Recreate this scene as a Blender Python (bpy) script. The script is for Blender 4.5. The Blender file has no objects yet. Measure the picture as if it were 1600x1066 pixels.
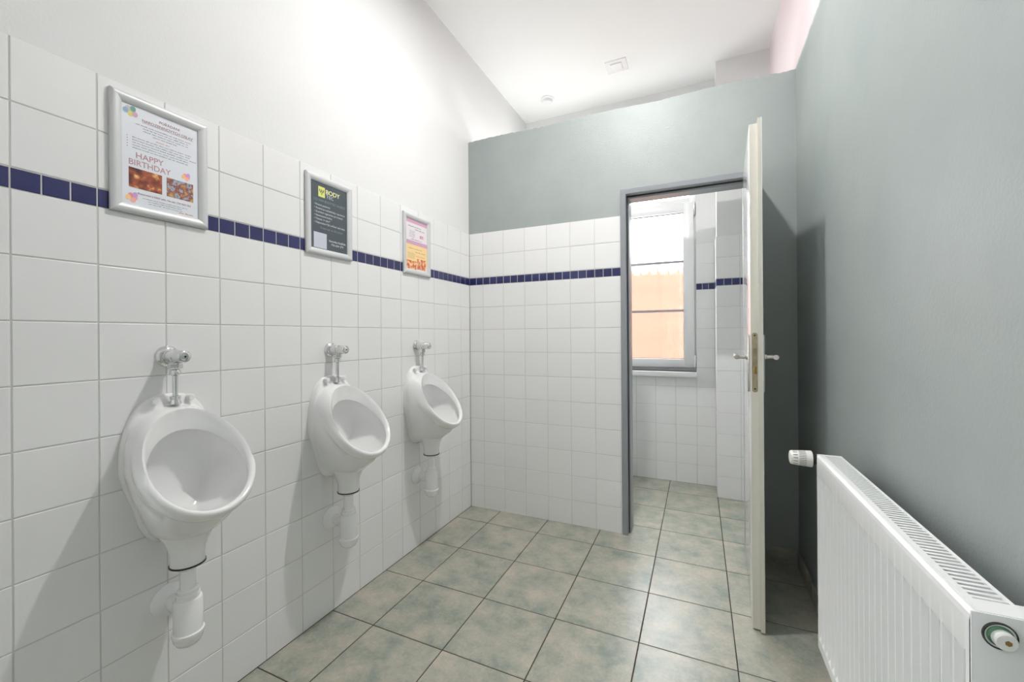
import bpy, bmesh, math, random
from mathutils import Vector, Matrix
random.seed(7)
scn = bpy.context.scene
COL = scn.collection
PI = math.pi

# ------------------------------------------------------------------ camera
F_PX, YAW, ROLL = 647.508, 0.42346, -0.00736
CAM = Vector((1.43689, -2.48376, 1.17082))
fwd = Vector((-math.sin(YAW), math.cos(YAW), 0))
r0v = Vector((math.cos(YAW), math.sin(YAW), 0))
u0v = Vector((0, 0, 1))
rgt = r0v * math.cos(ROLL) + u0v * math.sin(ROLL)
upv = u0v * math.cos(ROLL) - r0v * math.sin(ROLL)
cd = bpy.data.cameras.new('camera')
cam = bpy.data.objects.new('camera', cd)
COL.objects.link(cam)
cam.matrix_world = Matrix(((rgt.x, upv.x, -fwd.x, CAM.x), (rgt.y, upv.y, -fwd.y, CAM.y), (rgt.z, upv.z, -fwd.z, CAM.z), (0, 0, 0, 1)))
cd.sensor_width = 36.0
cd.lens = F_PX / 1600 * 36.0
cd.shift_y = -8.443 / 1600
cd.clip_start = 0.02
scn.camera = cam

# ------------------------------------------------------------------ world, sun, exposure
SKY_STRENGTH = 15.5
LAMP_POWER = 31.0
FILL_LAMP_POWER = 9.5
# overcast daylight, no direct sun
w = bpy.data.worlds.new('sky')
scn.world = w
w.use_nodes = True
bg = w.node_tree.nodes['Background']
bg.inputs[0].default_value = (0.93, 0.965, 1.0, 1)
bg.inputs[1].default_value = SKY_STRENGTH
scn.view_settings.view_transform = 'Standard'
scn.view_settings.look = 'None'
scn.view_settings.gamma = 1.0
scn.view_settings.use_curve_mapping = False
scn.view_settings.exposure = 0.02
scn.cycles.use_denoising = True
scn.cycles.max_bounces = 14
scn.cycles.diffuse_bounces = 8
scn.cycles.transparent_max_bounces = 16
scn.cycles.sample_clamp_indirect = 6.0

# ------------------------------------------------------------------ materials
def srgb(r, g, b):
    f = lambda c: (c / 255 / 12.92) if c / 255 <= 0.04045 else ((c / 255 + 0.055) / 1.055) ** 2.4
    return (f(r), f(g), f(b), 1)
M = {}
def mat(name, col, rough=0.5, metal=0.0, spec=0.5, bump=None, var=None, emit=None, coat=0.0):
    """col: linear rgba. bump=(scale, strength). var=(scale, amount) soft blotches. """
    m = bpy.data.materials.new(name)
    m.use_nodes = True
    nt = m.node_tree
    b = nt.nodes['Principled BSDF']
    b.inputs['Base Color'].default_value = col
    b.inputs['Roughness'].default_value = rough
    b.inputs['Metallic'].default_value = metal
    b.inputs['Specular IOR Level'].default_value = spec
    b.inputs['Coat Weight'].default_value = coat
    if emit:
        b.inputs['Emission Color'].default_value = col
        b.inputs['Emission Strength'].default_value = emit
    tc = nt.nodes.new('ShaderNodeTexCoord')
    if bump:
        n = nt.nodes.new('ShaderNodeTexNoise')
        n.inputs['Scale'].default_value = bump[0]
        n.inputs['Detail'].default_value = 4
        bp = nt.nodes.new('ShaderNodeBump')
        bp.inputs['Strength'].default_value = bump[1]
        bp.inputs['Distance'].default_value = 0.002
        nt.links.new(tc.outputs['Object'], n.inputs['Vector'])
        nt.links.new(n.outputs['Fac'], bp.inputs['Height'])
        nt.links.new(bp.outputs['Normal'], b.inputs['Normal'])
    if var:
        n2 = nt.nodes.new('ShaderNodeTexNoise')
        n2.inputs['Scale'].default_value = var[0]
        n2.inputs['Detail'].default_value = 5
        mp = nt.nodes.new('ShaderNodeMapRange')
        mp.inputs['From Min'].default_value = 0.3
        mp.inputs['From Max'].default_value = 0.7
        mp.inputs['To Min'].default_value = 1 - var[1]
        mp.inputs['To Max'].default_value = 1 + var[1]
        hs = nt.nodes.new('ShaderNodeHueSaturation')
        hs.inputs['Color'].default_value = col
        nt.links.new(tc.outputs['Object'], n2.inputs['Vector'])
        nt.links.new(n2.outputs['Fac'], mp.inputs['Value'])
        nt.links.new(mp.outputs['Result'], hs.inputs['Value'])
        nt.links.new(hs.outputs['Color'], b.inputs['Base Color'])
    M[name] = m
    return m

def tile_mat(name, col, rough, rnd):
    m = mat(name, col, rough, bump=(14, 0.02))
    nt = m.node_tree
    b = nt.nodes['Principled BSDF']
    oi = nt.nodes.new('ShaderNodeObjectInfo')
    mp = nt.nodes.new('ShaderNodeMapRange')
    mp.inputs['To Min'].default_value = 1 - rnd
    mp.inputs['To Max'].default_value = 1 + rnd
    hs = nt.nodes.new('ShaderNodeHueSaturation')
    hs.inputs['Color'].default_value = col
    nt.links.new(oi.outputs['Random'], mp.inputs['Value'])
    nt.links.new(mp.outputs['Result'], hs.inputs['Value'])
    nt.links.new(hs.outputs['Color'], b.inputs['Base Color'])
    return m

tile_mat('white_tile', (0.79, 0.79, 0.785, 1), 0.28, 0.012)
tile_mat('blue_tile', srgb(40, 42, 88), 0.22, 0.16)
mat('grout', (0.60, 0.60, 0.58, 1), 0.9, bump=(300, 0.2))
mat('white_plaster', (0.74, 0.74, 0.735, 1), 0.9, bump=(180, 0.25), var=(3, 0.012))
mat('ceiling_paint', (0.85, 0.85, 0.84, 1), 0.9, bump=(120, 0.15))
mat('ceramic', (0.82, 0.82, 0.815, 1), 0.08, coat=0.3)
mat('bolt_cap', (0.80, 0.80, 0.79, 1), 0.3)
mat('plastic', (0.85, 0.85, 0.85, 1), 0.25)
mat('chrome', (0.72, 0.72, 0.72, 1), 0.09, metal=1.0)
mat('rubber', (0.01, 0.01, 0.012, 1), 0.5)
mat('frame_alu', (0.62, 0.63, 0.63, 1), 0.42, metal=0.15, bump=(60, 0.02))
mat('steel_frame', srgb(138, 142, 146), 0.35, var=(9, 0.05))
mat('door_paint', srgb(238, 238, 238), 0.12, coat=0.4)
mat('door_edge', srgb(212, 209, 197), 0.4)
mat('brass', srgb(158, 148, 122), 0.35, metal=0.7, var=(40, 0.15))
mat('steel', (0.62, 0.60, 0.57, 1), 0.25, metal=1.0)
mat('latch_brass', srgb(150, 122, 70), 0.3, metal=0.9)
mat('hole', (0.008, 0.007, 0.006, 1), 0.8)
mat('radiator', srgb(236, 237, 236), 0.28)
mat('radiator_inside', srgb(120, 120, 115), 0.6)
mat('valve_white', srgb(235, 235, 230), 0.35)
mat('valve_grey', srgb(120, 120, 115), 0.5)
mat('black_plastic', (0.012, 0.012, 0.013, 1), 0.4)
mat('green_plastic', srgb(70, 110, 85), 0.4)
mat('window_pvc', srgb(238, 239, 240), 0.3)
mat('sill_pvc', srgb(250, 250, 250), 0.3)
mat('bar_grey', srgb(165, 165, 170), 0.4)
mat('fence_wood', srgb(108, 68, 52), 0.8, var=(3.0, 0.2))
mat('yard_ground', srgb(188, 186, 182), 0.9, var=(2, 0.1))
mat('lamp_glass', (1, 0.97, 0.93, 1), 0.4, emit=6.0)
mat('lamp_base', (0.8, 0.8, 0.8, 1), 0.4)
mat('joint_dark', srgb(62, 54, 46), 0.9)

def gray_paint(name, pink_above=None):
    m = bpy.data.materials.new(name)
    m.use_nodes = True
    nt = m.node_tree
    L = nt.links.new
    b = nt.nodes['Principled BSDF']
    b.inputs['Roughness'].default_value = 0.52
    b.inputs['Specular IOR Level'].default_value = 0.8
    tc = nt.nodes.new('ShaderNodeTexCoord')
    n = nt.nodes.new('ShaderNodeTexNoise')
    n.inputs['Scale'].default_value = 2.6
    n.inputs['Detail'].default_value = 7
    n.inputs['Roughness'].default_value = 0.62
    L(tc.outputs['Object'], n.inputs['Vector'])
    cr = nt.nodes.new('ShaderNodeValToRGB')
    cr.color_ramp.elements[0].position = 0.32
    cr.color_ramp.elements[0].color = srgb(147, 155, 153)
    cr.color_ramp.elements[1].position = 0.68
    cr.color_ramp.elements[1].color = srgb(157, 164, 161)
    L(n.outputs['Fac'], cr.inputs['Fac'])
    out = cr.outputs['Color']
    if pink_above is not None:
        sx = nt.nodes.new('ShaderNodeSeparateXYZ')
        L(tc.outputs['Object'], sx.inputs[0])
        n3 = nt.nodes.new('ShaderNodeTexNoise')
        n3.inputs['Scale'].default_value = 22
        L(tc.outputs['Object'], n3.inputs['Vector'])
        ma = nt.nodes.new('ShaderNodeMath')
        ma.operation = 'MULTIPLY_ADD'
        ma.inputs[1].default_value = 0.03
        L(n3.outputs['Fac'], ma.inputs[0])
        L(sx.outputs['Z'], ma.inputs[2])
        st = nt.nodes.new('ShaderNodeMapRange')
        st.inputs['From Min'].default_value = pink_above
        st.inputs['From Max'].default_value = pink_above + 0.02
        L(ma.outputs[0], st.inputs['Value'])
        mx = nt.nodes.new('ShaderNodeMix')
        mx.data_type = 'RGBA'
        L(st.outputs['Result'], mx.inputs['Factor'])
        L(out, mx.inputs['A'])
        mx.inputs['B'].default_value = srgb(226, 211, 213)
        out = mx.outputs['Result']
    L(out, b.inputs['Base Color'])
    n2 = nt.nodes.new('ShaderNodeTexNoise')
    n2.inputs['Scale'].default_value = 130
    n2.inputs['Detail'].default_value = 3
    L(tc.outputs['Object'], n2.inputs['Vector'])
    bp = nt.nodes.new('ShaderNodeBump')
    bp.inputs['Strength'].default_value = 0.35
    bp.inputs['Distance'].default_value = 0.002
    L(n2.outputs['Fac'], bp.inputs['Height'])
    L(bp.outputs['Normal'], b.inputs['Normal'])
    M[name] = m
gray_paint('gray_paint')
gray_paint('gray_pink_wall', 2.51)  # grey that turns pale pink above the given height

def floor_mat():
    m = bpy.data.materials.new('floor_tile')
    m.use_nodes = True
    nt = m.node_tree
    L = nt.links.new
    b = nt.nodes['Principled BSDF']
    tc = nt.nodes.new('ShaderNodeTexCoord')
    oi = nt.nodes.new('ShaderNodeObjectInfo')
    mul = nt.nodes.new('ShaderNodeMath')
    mul.operation = 'MULTIPLY'
    mul.inputs[1].default_value = 37.0
    L(oi.outputs['Random'], mul.inputs[0])
    add = nt.nodes.new('ShaderNodeVectorMath')
    add.operation = 'ADD'
    L(tc.outputs['Object'], add.inputs[0])
    L(mul.outputs[0], add.inputs[1])
    def noise(scale, det, rough):
        n = nt.nodes.new('ShaderNodeTexNoise')
        n.inputs['Scale'].default_value = scale
        n.inputs['Detail'].default_value = det
        n.inputs['Roughness'].default_value = rough
        L(add.outputs[0], n.inputs['Vector'])
        return n
    n1 = noise(8.5, 9, 0.68)
    cr = nt.nodes.new('ShaderNodeValToRGB')
    e = cr.color_ramp.elements
    e[0].position = 0.33
    e[0].color = srgb(130, 140, 130)
    e[1].position = 0.68
    e[1].color = srgb(184, 177, 162)
    x = e.new(0.5)
    x.color = srgb(161, 161, 148)
    L(n1.outputs['Fac'], cr.inputs['Fac'])
    n2 = noise(90, 6, 0.75)
    mr = nt.nodes.new('ShaderNodeMapRange')
    mr.inputs['From Min'].default_value = 0.3
    mr.inputs['From Max'].default_value = 0.7
    mr.inputs['To Min'].default_value = 0.86
    mr.inputs['To Max'].default_value = 1.10
    L(n2.outputs['Fac'], mr.inputs['Value'])
    hs = nt.nodes.new('ShaderNodeHueSaturation')
    L(cr.outputs['Color'], hs.inputs['Color'])
    L(mr.outputs['Result'], hs.inputs['Value'])
    L(hs.outputs['Color'], b.inputs['Base Color'])
    b.inputs['Roughness'].default_value = 0.30
    bp = nt.nodes.new('ShaderNodeBump')
    bp.inputs['Strength'].default_value = 0.18
    bp.inputs['Distance'].default_value = 0.0012
    L(n2.outputs['Fac'], bp.inputs['Height'])
    L(bp.outputs['Normal'], b.inputs['Normal'])
    M['floor_tile'] = m
floor_mat()

def glass_mat():
    m = bpy.data.materials.new('ribbed_glass')
    m.use_nodes = True
    nt = m.node_tree
    L = nt.links.new
    nt.nodes.remove(nt.nodes['Principled BSDF'])
    out = nt.nodes['Material Output']
    tr = nt.nodes.new('ShaderNodeBsdfTransparent')
    rf = nt.nodes.new('ShaderNodeBsdfRefraction')
    rf.inputs['Roughness'].default_value = 0.24
    rf.inputs['IOR'].default_value = 1.12
    gl = nt.nodes.new('ShaderNodeBsdfGlossy')
    gl.inputs['Roughness'].default_value = 0.08
    tc = nt.nodes.new('ShaderNodeTexCoord')
    mp = nt.nodes.new('ShaderNodeMapping')
    mp.inputs['Scale'].default_value = (90, 1, 5)
    L(tc.outputs['Object'], mp.inputs['Vector'])
    n = nt.nodes.new('ShaderNodeTexNoise')
    n.inputs['Scale'].default_value = 1.0
    n.inputs['Detail'].default_value = 3
    L(mp.outputs['Vector'], n.inputs['Vector'])
    bp = nt.nodes.new('ShaderNodeBump')
    bp.inputs['Strength'].default_value = 0.6
    bp.inputs['Distance'].default_value = 0.004
    L(n.outputs['Fac'], bp.inputs['Height'])
    L(bp.outputs['Normal'], rf.inputs['Normal'])
    m1 = nt.nodes.new('ShaderNodeMixShader')
    m1.inputs[0].default_value = 0.80
    L(tr.outputs[0], m1.inputs[1])
    L(rf.outputs[0], m1.inputs[2])
    m2 = nt.nodes.new('ShaderNodeMixShader')
    m2.inputs[0].default_value = 0.05
    L(m1.outputs[0], m2.inputs[1])
    L(gl.outputs[0], m2.inputs[2])
    L(m2.outputs[0], out.inputs['Surface'])
    M['ribbed_glass'] = m
glass_mat()

# ------------------------------------------------------------------ mesh helpers
class MB:
    def __init__(s):
        s.v, s.f, s.sm = [], [], []
    def add(s, vs, fs, smooth=False):
        o = len(s.v)
        s.v += [tuple(p) for p in vs]
        s.f += [tuple(i + o for i in f) for f in fs]
        s.sm += [smooth] * len(fs)
        return s
    def box(s, x0, x1, y0, y1, z0, z1):
        vs = [(x, y, z) for x in (x0, x1) for y in (y0, y1) for z in (z0, z1)]
        return s.add(vs, [(0, 1, 3, 2), (4, 6, 7, 5), (0, 4, 5, 1), (2, 3, 7, 6), (0, 2, 6, 4), (1, 5, 7, 3)])
    def cbox(s, x0, x1, y0, y1, z0, z1, c):
        """box with all twelve edges chamfered by c"""
        bm = bmesh.new()
        r = bmesh.ops.create_cube(bm, size=1.0)
        for q in bm.verts:
            q.co = ((x0 + x1) / 2 + q.co.x * (x1 - x0), (y0 + y1) / 2 + q.co.y * (y1 - y0), (z0 + z1) / 2 + q.co.z * (z1 - z0))
        bmesh.ops.bevel(bm, geom=list(bm.edges), offset=c, segments=2, affect='EDGES', profile=0.5)
        bm.verts.index_update()
        s.add([q.co[:] for q in bm.verts], [[q.index for q in f.verts] for f in bm.faces], True)
        bm.free()
        return s
    def loft(s, loops, closed=True, cap0=False, cap1=False, smooth=True):
        n = len(loops[0])
        vs = [p for l in loops for p in l]
        fs = []
        for k in range(len(loops) - 1):
            for i in range(n if closed else n - 1):
                j = (i + 1) % n
                fs.append((k * n + i, k * n + j, (k + 1) * n + j, (k + 1) * n + i))
        s.add(vs, fs, smooth)
        o = len(s.v) - len(vs)
        if cap0:
            s.f.append(tuple(o + i for i in reversed(range(n)))); s.sm.append(False)
        if cap1:
            s.f.append(tuple(o + (len(loops) - 1) * n + i for i in range(n))); s.sm.append(False)
        return s
    def lathe(s, prof, axis='z', o=(0, 0, 0), n=28, smooth=True, caps=True):
        """prof: (radius, height) pairs; both ends are capped when radius > 0"""
        loops = []
        for r, h in prof:
            l = []
            for i in range(n):
                a = 2 * PI * i / n
                c, d = r * math.cos(a), r * math.sin(a)
                p = {'z': (c, d, h), 'x': (h, c, d), 'y': (d, h, c)}[axis]
                l.append((p[0] + o[0], p[1] + o[1], p[2] + o[2]))
            loops.append(l)
        if not caps:
            loops.append(loops[0])
        return s.loft(loops, cap0=caps, cap1=caps, smooth=smooth)
    def tube(s, pts, r, n=16):
        loops = []
        P = [Vector(p) for p in pts]
        up = Vector((0, 0, 1))
        prev = None
        for i, p in enumerate(P):
            d = (P[min(i + 1, len(P) - 1)] - P[max(i - 1, 0)]).normalized()
            if prev is None:
                a = d.cross(up if abs(d.z) < 0.9 else Vector((0, 1, 0))).normalized()
            else:
                a = (prev - d * prev.dot(d)).normalized()
            prev = a
            b = d.cross(a)
            loops.append([p + (a * math.cos(2 * PI * k / n) + b * math.sin(2 * PI * k / n)) * r for k in range(n)])
        return s.loft(loops, cap0=True, cap1=True)
    def mesh(s, name, m, sharp=40):
        me = bpy.data.meshes.new(name)
        me.from_pydata(s.v, [], s.f)
        me.polygons.foreach_set('use_smooth', s.sm)
        bm = bmesh.new()
        bm.from_mesh(me)
        bmesh.ops.recalc_face_normals(bm, faces=bm.faces)
        bm.to_mesh(me)
        bm.free()
        if any(s.sm):
            me.set_sharp_from_angle(angle=math.radians(sharp))
        if m:
            me.materials.append(M[m])
        me.update()
        return me
    def build(s, name, m, parent=None, sharp=40, loc=None):
        return place(name, s.mesh(name, m, sharp), parent, loc)

def place(name, me, parent=None, loc=None):
    o = bpy.data.objects.new(name, me)
    COL.objects.link(o)
    if parent is not None:
        o.parent = parent
    if loc is not None:
        o.location = loc
    return o
def empty(name, loc=(0, 0, 0)):
    o = bpy.data.objects.new(name, None)
    COL.objects.link(o)
    o.location = loc
    o.empty_display_size = 0.05
    return o
def tag(o, label=None, cat=None, group=None, kind=None):
    if label: o['label'] = label
    if cat: o['category'] = cat
    if group: o['group'] = group
    if kind: o['kind'] = kind
    return o
def copy_tree(o, parent=None):
    c = o.copy()
    COL.objects.link(c)
    c.parent = parent
    for ch in list(o.children):
        copy_tree(ch, c)
    return c

# ------------------------------------------------------------------ dimensions
XR = 1.89                     # right wall
YREAR = -3.3                  # wall behind the camera
YF = 1.06                     # far wall of the window room
ZC = 3.13                     # ceiling
PT = 0.11                     # partition thickness
PH = 2.505                    # partition height
TD = 0.008                    # tile depth
ZROWS = [0.0, 0.1502] + [0.1502 + 0.15188 * i for i in range(1, 10)]        # up to the blue strip, 1.5171
ZS0 = ZROWS[-1]
ZS1 = ZS0 + 0.0498
ZTOP = ZS1 + 2 * 0.15188
JT = 0.0030

# ------------------------------------------------------------------ tiles
TILE_MESH = {}
def tile_mesh(wd, ht, m, ch=0.0014):
    """tile lying in its own xz plane, face towards -y at y = 0, cut to wd x ht"""
    k = (round(wd, 4), round(ht, 4), m)
    if k not in TILE_MESH:
        a, b = wd / 2, ht / 2
        mb = MB()
        lo = lambda i, y: [(-a + i, y, -b + i), (a - i, y, -b + i), (a - i, y, b - i), (-a + i, y, b - i)]
        mb.loft([lo(0, TD), lo(0, ch), lo(ch * 0.35, ch * 0.3), lo(ch, 0)], cap0=False, cap1=True, smooth=False)
        TILE_MESH[k] = mb.mesh('tile', m)
    return TILE_MESH[k]
def tile_wall(parent, origin, rz, cols, zrows, m='white_tile', name='wall_tile', skip=None):
    """origin: world point of the wall line at z = 0; rz turns the tile's -y face; cols: joint positions along the wall"""
    ca, sa = math.cos(rz), math.sin(rz)
    for c in range(len(cols) - 1):
        for r in range(len(zrows) - 1):
            w_, h_ = cols[c + 1] - cols[c] - JT, zrows[r + 1] - zrows[r] - JT
            if w_ < 0.004:
                continue
            s_, z_ = (cols[c] + cols[c + 1]) / 2, (zrows[r] + zrows[r + 1]) / 2
            if skip and skip(cols[c], cols[c + 1], zrows[r], zrows[r + 1]):
                continue
            if zrows[r] == 0.0:
                h_ += JT / 2; z_ -= JT / 4
            o = place(name, tile_mesh(w_, h_, m), parent)
            j = lambda: random.gauss(0, 0.0012)
            o.location = (origin[0] + ca * s_, origin[1] + sa * s_, z_)
            o.rotation_euler = (j(), 0, rz + j())
def border_cols(cols):
    out = []
    for c in range(len(cols) - 1):
        n = max(1, round((cols[c + 1] - cols[c]) / 0.0508))
        out += [cols[c] + (cols[c + 1] - cols[c]) * i / n for i in range(n)]
    return out + [cols[-1]]
def full_tiling(parent, origin, rz, cols, skip=None):
    tile_wall(parent, origin, rz, cols, ZROWS, skip=skip)
    tile_wall(parent, origin, rz, cols, [ZS1, ZS1 + 0.15188, ZTOP], skip=skip)
    tile_wall(parent, origin, rz, border_cols(cols), [ZS0, ZS1], 'blue_tile', 'border_tile', skip=skip)

# ------------------------------------------------------------------ room shell
# left wall: white plaster, tiled to 1.87 m
QY0, QY1, QZ0, QZ1 = -2.86, -2.27, 0.80, 2.60      # added unseen window behind the viewer, lets in fill light
mb = MB()
mb.box(-0.25, -TD, YREAR - 0.2, QY0, -0.1, ZC + 0.1).box(-0.25, -TD, QY1, YF + 0.4, -0.1, ZC + 0.1)
mb.box(-0.25, -TD, QY0, QY1, -0.1, QZ0).box(-0.25, -TD, QY0, QY1, QZ1, ZC + 0.1)
wl = tag(mb.build('wall_left', 'white_plaster'), 'white plastered side wall tiled up to head height behind the urinals', 'wall', kind='structure')
w2 = empty('fill_window', (-0.15, QY0, QZ0))
tag(w2, 'added white framed window for fill light, unseen in the tiled wall behind the viewer', 'window', kind='structure')
for a_, b_, c_, d_ in ((0, 0.05, 0, QZ1 - QZ0), (QY1 - QY0 - 0.05, QY1 - QY0, 0, QZ1 - QZ0), (0.05, QY1 - QY0 - 0.05, 0, 0.05), (0.05, QY1 - QY0 - 0.05, QZ1 - QZ0 - 0.05, QZ1 - QZ0)):
    MB().cbox(-0.03, 0.03, a_, b_, c_, d_, 0.003).build('window_frame', 'window_pvc', w2)
MB().box(-0.002, 0.002, 0.045, QY1 - QY0 - 0.045, 0.045, QZ1 - QZ0 - 0.045).build('glass_pane', 'ribbed_glass', w2)
lcols = [0.0] + [0.1164 + 0.1518 * i for i in range(0, 21)]
lcols = [c for c in lcols if c < -QY1 - 0.02]
MB().box(-TD, -0.0016, -lcols[-1], 0.0, 0.0, ZTOP - 0.001).build('grout_bed', 'grout', wl)
# the wall faces +x: tiles run towards -y from the corner
full_tiling(wl, (0, -lcols[-1], 0), PI / 2, [lcols[-1] - c for c in reversed(lcols)])

# partition with the doorway
DX0, DX1, DZ = 1.022, 1.704, 2.02
mb = MB()
prof = [(-TD, 0), (DX0 + 0.006, 0), (DX0 + 0.006, DZ - 0.006), (DX1 - 0.006, DZ - 0.006), (DX1 - 0.006, 0), (XR + 0.01, 0)]
nx = 120
top = []
for i in range(nx + 1):
    x = XR + 0.01 - (XR + 0.01 + TD) * i / nx
    top.append((x, PH + 0.004 * math.sin(x * 9) + random.gauss(0, 0.0016)))
prof += top
bm = bmesh.new()
fv = [bm.verts.new((x, TD, z)) for x, z in prof]
f0 = bm.faces.new(fv)
ex = bmesh.ops.extrude_face_region(bm, geom=[f0])
for q in ex['geom']:
    if isinstance(q, bmesh.types.BMVert):
        q.co.y = TD + PT
bmesh.ops.triangulate(bm, faces=[f for f in bm.faces if len(f.verts) > 4])
bmesh.ops.recalc_face_normals(bm, faces=bm.faces)
me = bpy.data.meshes.new('wall_back')
bm.to_mesh(me); bm.free()
me.materials.append(M['gray_paint'])
wb = tag(place('wall_back', me), 'grey painted partition with white tiles on its lower half beside the doorway', 'wall', kind='structure')
bcols = [0.0] + [0.1043 + 0.1525 * i for i in range(7)]
bcols[-1] = DX0 - 0.001
MB().box(0.0, bcols[-1], 0.0016, TD + 0.001, 0.0, ZTOP - 0.001).build('grout_bed', 'grout', wb)
full_tiling(wb, (0, 0, 0), 0.0, bcols)

# right wall
wr = tag(MB().box(XR, XR + 0.25, YREAR - 0.2, YF + 0.4, -0.1, ZC + 0.1).build('wall_right', 'gray_pink_wall'), 'grey painted side wall behind the radiator, pale pink near the ceiling', 'wall', kind='structure')
# wall behind the camera
tag(MB().box(-0.25, XR + 0.25, YREAR - 0.2, YREAR, -0.1, ZC + 0.1).build('wall_rear', 'white_plaster'), 'plain white wall behind the viewer', 'wall', kind='structure')
# ceiling
tag(MB().box(-0.25, XR + 0.25, YREAR - 0.2, YF + 0.4, ZC, ZC + 0.25).build('ceiling', 'ceiling_paint'), 'plain white ceiling running on over the partition', 'ceiling', kind='structure')
# far wall with the window opening, and the pier beside it
WX0, WX1, WZ0, WZ1 = 0.42, 1.421, 0.875, 2.86
FT = 0.24
mb = MB()
YB = YF + TD
mb.box(-0.25, WX0, YB, YB + FT, -0.1, ZC + 0.1).box(WX1, XR + 0.25, YB, YB + FT, -0.1, ZC + 0.1)
mb.box(WX0, WX1, YB, YB + FT, -0.1, WZ0).box(WX0, WX1, YB, YB + FT, WZ1, ZC + 0.1)
PX0, PY0 = 1.552, 0.83
mb.box(PX0 + TD, XR + 0.01, PY0 + TD, YB + 0.02, -0.1, ZC + 0.05)
wf = tag(mb.build('wall_far', 'white_plaster'), 'white tiled wall with a window and a shallow pier beyond the doorway', 'wall', kind='structure')
MB().box(0.0, WX0, YF + 0.0016, YB + 0.001, 0, ZTOP - 0.001).box(WX0, WX1, YF + 0.0016, YB + 0.001, 0, WZ0 - 0.04).box(WX1, PX0, YF + 0.0016, YB + 0.001, 0, ZTOP - 0.001).build('grout_bed', 'grout', wf)
MB().box(PX0 + 0.0016, XR, PY0 + 0.0016, PY0 + TD + 0.001, 0, ZTOP - 0.001).box(PX0 + 0.0016, PX0 + TD + 0.001, PY0 + 0.0016, YF, 0, ZTOP - 0.001).build('grout_bed', 'grout', wf)
fcols = sorted([1.42 - 0.1525 * i for i in range(10) if 1.42 - 0.1525 * i > 0.03]) + [PX0]
def in_window(a, b, z0, z1):
    return a > WX0 - 0.1 and b < WX1 + 0.01 and z1 > WZ0 - 0.02
zf = ZROWS[:6] + [WZ0 - 0.04]
tile_wall(wf, (0, YF, 0), 0.0, [c for c in fcols if c < 1.43], zf, skip=lambda a, b, z0, z1: False)
full_tiling(wf, (0, YF, 0), 0.0, [1.42, PX0])
full_tiling(wf, (0, YF, 0), 0.0, [0.0, 0.05, 0.2025, 0.355])
full_tiling(wf, (0, PY0, 0), 0.0, [PX0, 1.704, 1.8565, XR])
full_tiling(wf, (PX0, YF, 0), -PI / 2, [0.0, 0.0775, YF - PY0])
MB().box(XR - TD + 0.0016, XR + 0.001, TD + PT + 0.014, PY0, 0, ZTOP - 0.001).build('grout_bed', 'grout', wr)
full_tiling(wr, (XR - TD, PY0, 0), -PI / 2, [0.0, 0.1525, 0.305, 0.4575, 0.61, PY0 - TD - PT - 0.014])
# left side wall of the window room is white plaster (part of wall_left); yard side is open

# ------------------------------------------------------------------ floor
FT_, AX, R0 = 0.33247, 0.22396, -0.1875
fl = tag(MB().box(-0.2, XR + 0.2, YREAR - 0.15, YF + 0.3, -0.12, -0.0014).build('floor', 'joint_dark'), 'green and beige mottled square floor tiles with dark joints', 'floor', kind='structure')
FM = {}
def floor_tile(x0, x1, y0, y1):
    wd, ht = round(x1 - x0, 4), round(y1 - y0, 4)
    if (wd, ht) not in FM:
        a, b, c = wd / 2, ht / 2, 0.0012
        lo = lambda i, z: [(-a + i, -b + i, z), (a - i, -b + i, z), (a - i, b - i, z), (-a + i, b - i, z)]
        FM[(wd, ht)] = MB().loft([lo(0, -0.008), lo(0, -c), lo(c * 0.35, -c * 0.3), lo(c, 0)], cap1=True, smooth=False).mesh('floor_tile', 'floor_tile')
    o = place('floor_tile', FM[(wd, ht)], fl, ((x0 + x1) / 2, (y0 + y1) / 2, random.uniform(-0.0002, 0.0002)))
    return o
xs = [0.0] + [AX + FT_ * i for i in range(6) if AX + FT_ * i < XR] + [XR]
ys = sorted([R0 + FT_ * k for k in range(-10, 5) if YREAR < R0 + FT_ * k < YF] + [YREAR, YF])
J = 0.0042
for i in range(len(xs) - 1):
    for k in range(len(ys) - 1):
        floor_tile(xs[i] + J / 2, xs[i + 1] - J / 2, ys[k] + J / 2, ys[k + 1] - J / 2)

# baseboard tiles along the grey walls
def skirting(name, pts, label, axis):
    root = empty(name)
    tag(root, label, 'baseboard', kind='structure')
    for a, b in zip(pts[:-1], pts[1:]):
        mb = MB()
        if axis == 'y':
            mb.cbox(XR - 0.009, XR + 0.002, a + 0.0015, b - 0.0015, 0.0, 0.078, 0.0015)
        else:
            mb.cbox(a + 0.0015, b - 0.0015, -0.001, TD + 0.002, 0.0, 0.078, 0.0015)
        mb.build('baseboard_tile', 'floor_tile', root)
skirting('baseboard_right', [-3.28 + FT_ * i for i in range(10)] + [-0.012], 'low green tile skirting running under the radiator', 'y')
skirting('baseboard_back', [DX1 + 0.002, XR - 0.012], 'short green tile skirting in the corner behind the open door', 'x')

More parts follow.
